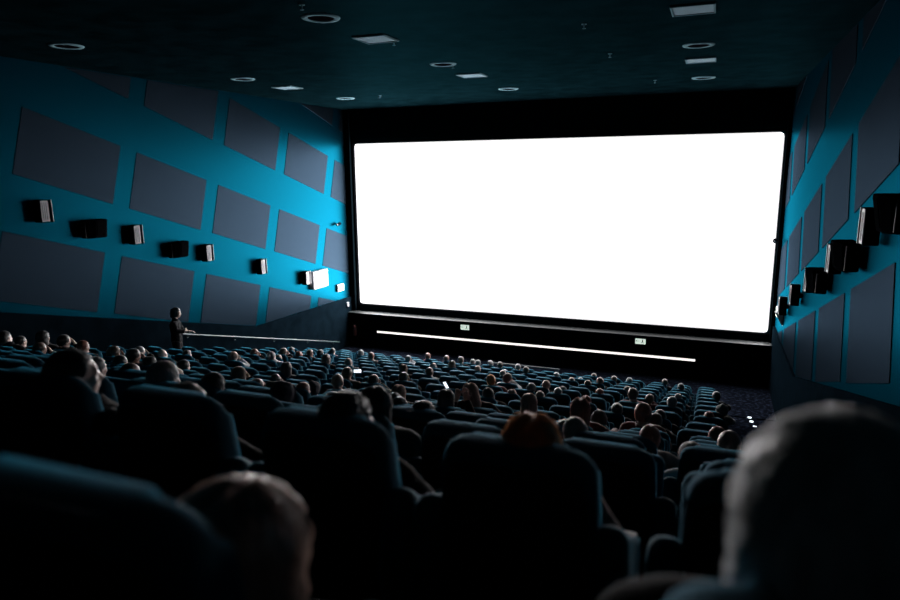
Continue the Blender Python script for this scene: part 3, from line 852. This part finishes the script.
# foreground audience
def fg(k, j, x, px, py, pose, st, hr, sk, sh, tr, lab, yo=0, s=1, z=0, rz=0):
    occ[(k, j)] = True
    return person(pose, (x, rowY(k)+yo, floorz(k)+z), s, st, hr, sk, sh, tr, lab, G, rz)
fg(-1, 0, .14, 0, 0, 'straight', 'bob', 'silver', 'a', 'black', 'black', 'person with greyish hair, blurred large at the right edge, nearest row', s=1.13, z=-.155)
fg(-1, 1, -.645, 0, 0, 'straight', 'parted', 'fair', 'a', 'black', 'pale denim', 'person with long fair hair and pale jeans, blurred at the bottom left, nearest row', s=1.05, z=-.265)
fg(0, 4, -2.44, 0, 0, 'straight', 'crop', 'black', 'a', 'black', 'black', 'person with cropped black hair seated at the far left of the second nearest row', s=.96, rz=-.45)
fg(0, 3, -1.86, 0, 0, 'rest', 'short', 'black', 'b', 'black', 'navy', 'slouched person hidden behind the seat at left, hand on the armrest, second nearest row', s=.88, yo=.05)
fg(2, 0, .10, 0, 0, 'forward', 'short', 'brown', 'b', 'white', 'grey', 'person bending forward over the lap in the fourth nearest row, beside the right aisle', s=.88, rz=.45)

# usher standing by the left wall
u = person('stand', (-13.35, 13.3, floorz(10) if False else floorz(11) if 13.3 > rowY(11)-.12 else floorz(10)), 1.12, 'curly', 'black', 'a', 'black', 'black', 'person in black standing with folded arms beside the dark left wall', None, rz=-1.0)

# phones
def phone(loc, rot, label, size=1):
    t = empty('smartphone', loc); t.scale = (size,)*3; t.rotation_euler = rot; tag(t, label, 'phone', 'lit phones held by the audience')
    obj('phone_case', bx(N(), -.078, .078, -.005, .005, -.038, .038, .006), M_black, t)
    obj('display', bx(N(), -.074, .074, -.0065, -.005, -.034, .034), M_phone, t)
for px, py, Yd, lab in ((357.5, 371, rowY(8)+.62, 'lit smartphone held level above the seats left of centre'), (446, 385, rowY(6)+.62, 'small lit smartphone held up before the long-haired person near the middle')):
    r = ray(px, py)*Yd; phone((r.x, r.y, r.z+ZO), (0.1, 0, .45) if px < 400 else (.5, 1.1, .3), lab, 1 if px < 400 else .75)

# ------------------------------------------------------------------ place the seats
nseat = 0
dg_occ = occ
# pillars of visibility: nothing of a seat outside the frame is built
cand = []
for (k, j), x in SEATS.items():
    y = rowY(k)-(.07 if (k, j) == (-1, 1) else 0); z = floorz(k)
    pts = [proj((x+dx, y+dy, z+h)) for dx in (-.3, .3) for dy in (0, .1) for h in (1.10, .75, .4)]
    if not any(p and -25 < p[0] < 925 and -25 < p[1] < 625 for p in pts): continue
    cand.append((k, j, x, y, z))
print('SEATS', len(cand), 'PEOPLE', len(people))
for k, j, x, y, z in cand:
    o = (k, j) in occ
    t = empty('cinema_chair', (x, y, z))
    tag(t, f"{'occupied' if o else 'empty'} dark teal cinema chair, {rowname(k)}, {seatname(j)}", 'chair', 'rows of dark teal cinema chairs')
    link('backrest', SM['backrest'], parent=t); link('back_shell', SM['back_shell'], parent=t)
    c = link('seat_cushion', SM['seat_cushion'], parent=t); c.location = (0, .16, .42)
    if not o: c.rotation_euler = (math.radians(68), 0, 0); c.location = (0, .24, .46)
    ends = [-.274, .274]
    for e in ends:
        a = link('armrest', SM['armrest'], parent=t); a.location = (e, 0, 0)
        b = link('arm_pad', SM['arm_pad'], parent=a)
    link('pedestal', SM['pedestal'], parent=t)

# ------------------------------------------------------------------ world and view
w = bpy.data.worlds.new('world'); SC.world = w; w.use_nodes = True
w.node_tree.nodes['Background'].inputs['Color'].default_value = (.001, .003, .006, 1)
SC.view_settings.view_transform = 'Standard'; SC.view_settings.look = 'None'; SC.view_settings.gamma = 1; SC.view_settings.exposure = 0
SC.view_settings.use_curve_mapping = False
SC.cycles.use_denoising = True
SC.cycles.max_bounces = 6; SC.cycles.diffuse_bounces = 3; SC.cycles.glossy_bounces = 2
SC.cycles.sample_clamp_indirect = 4
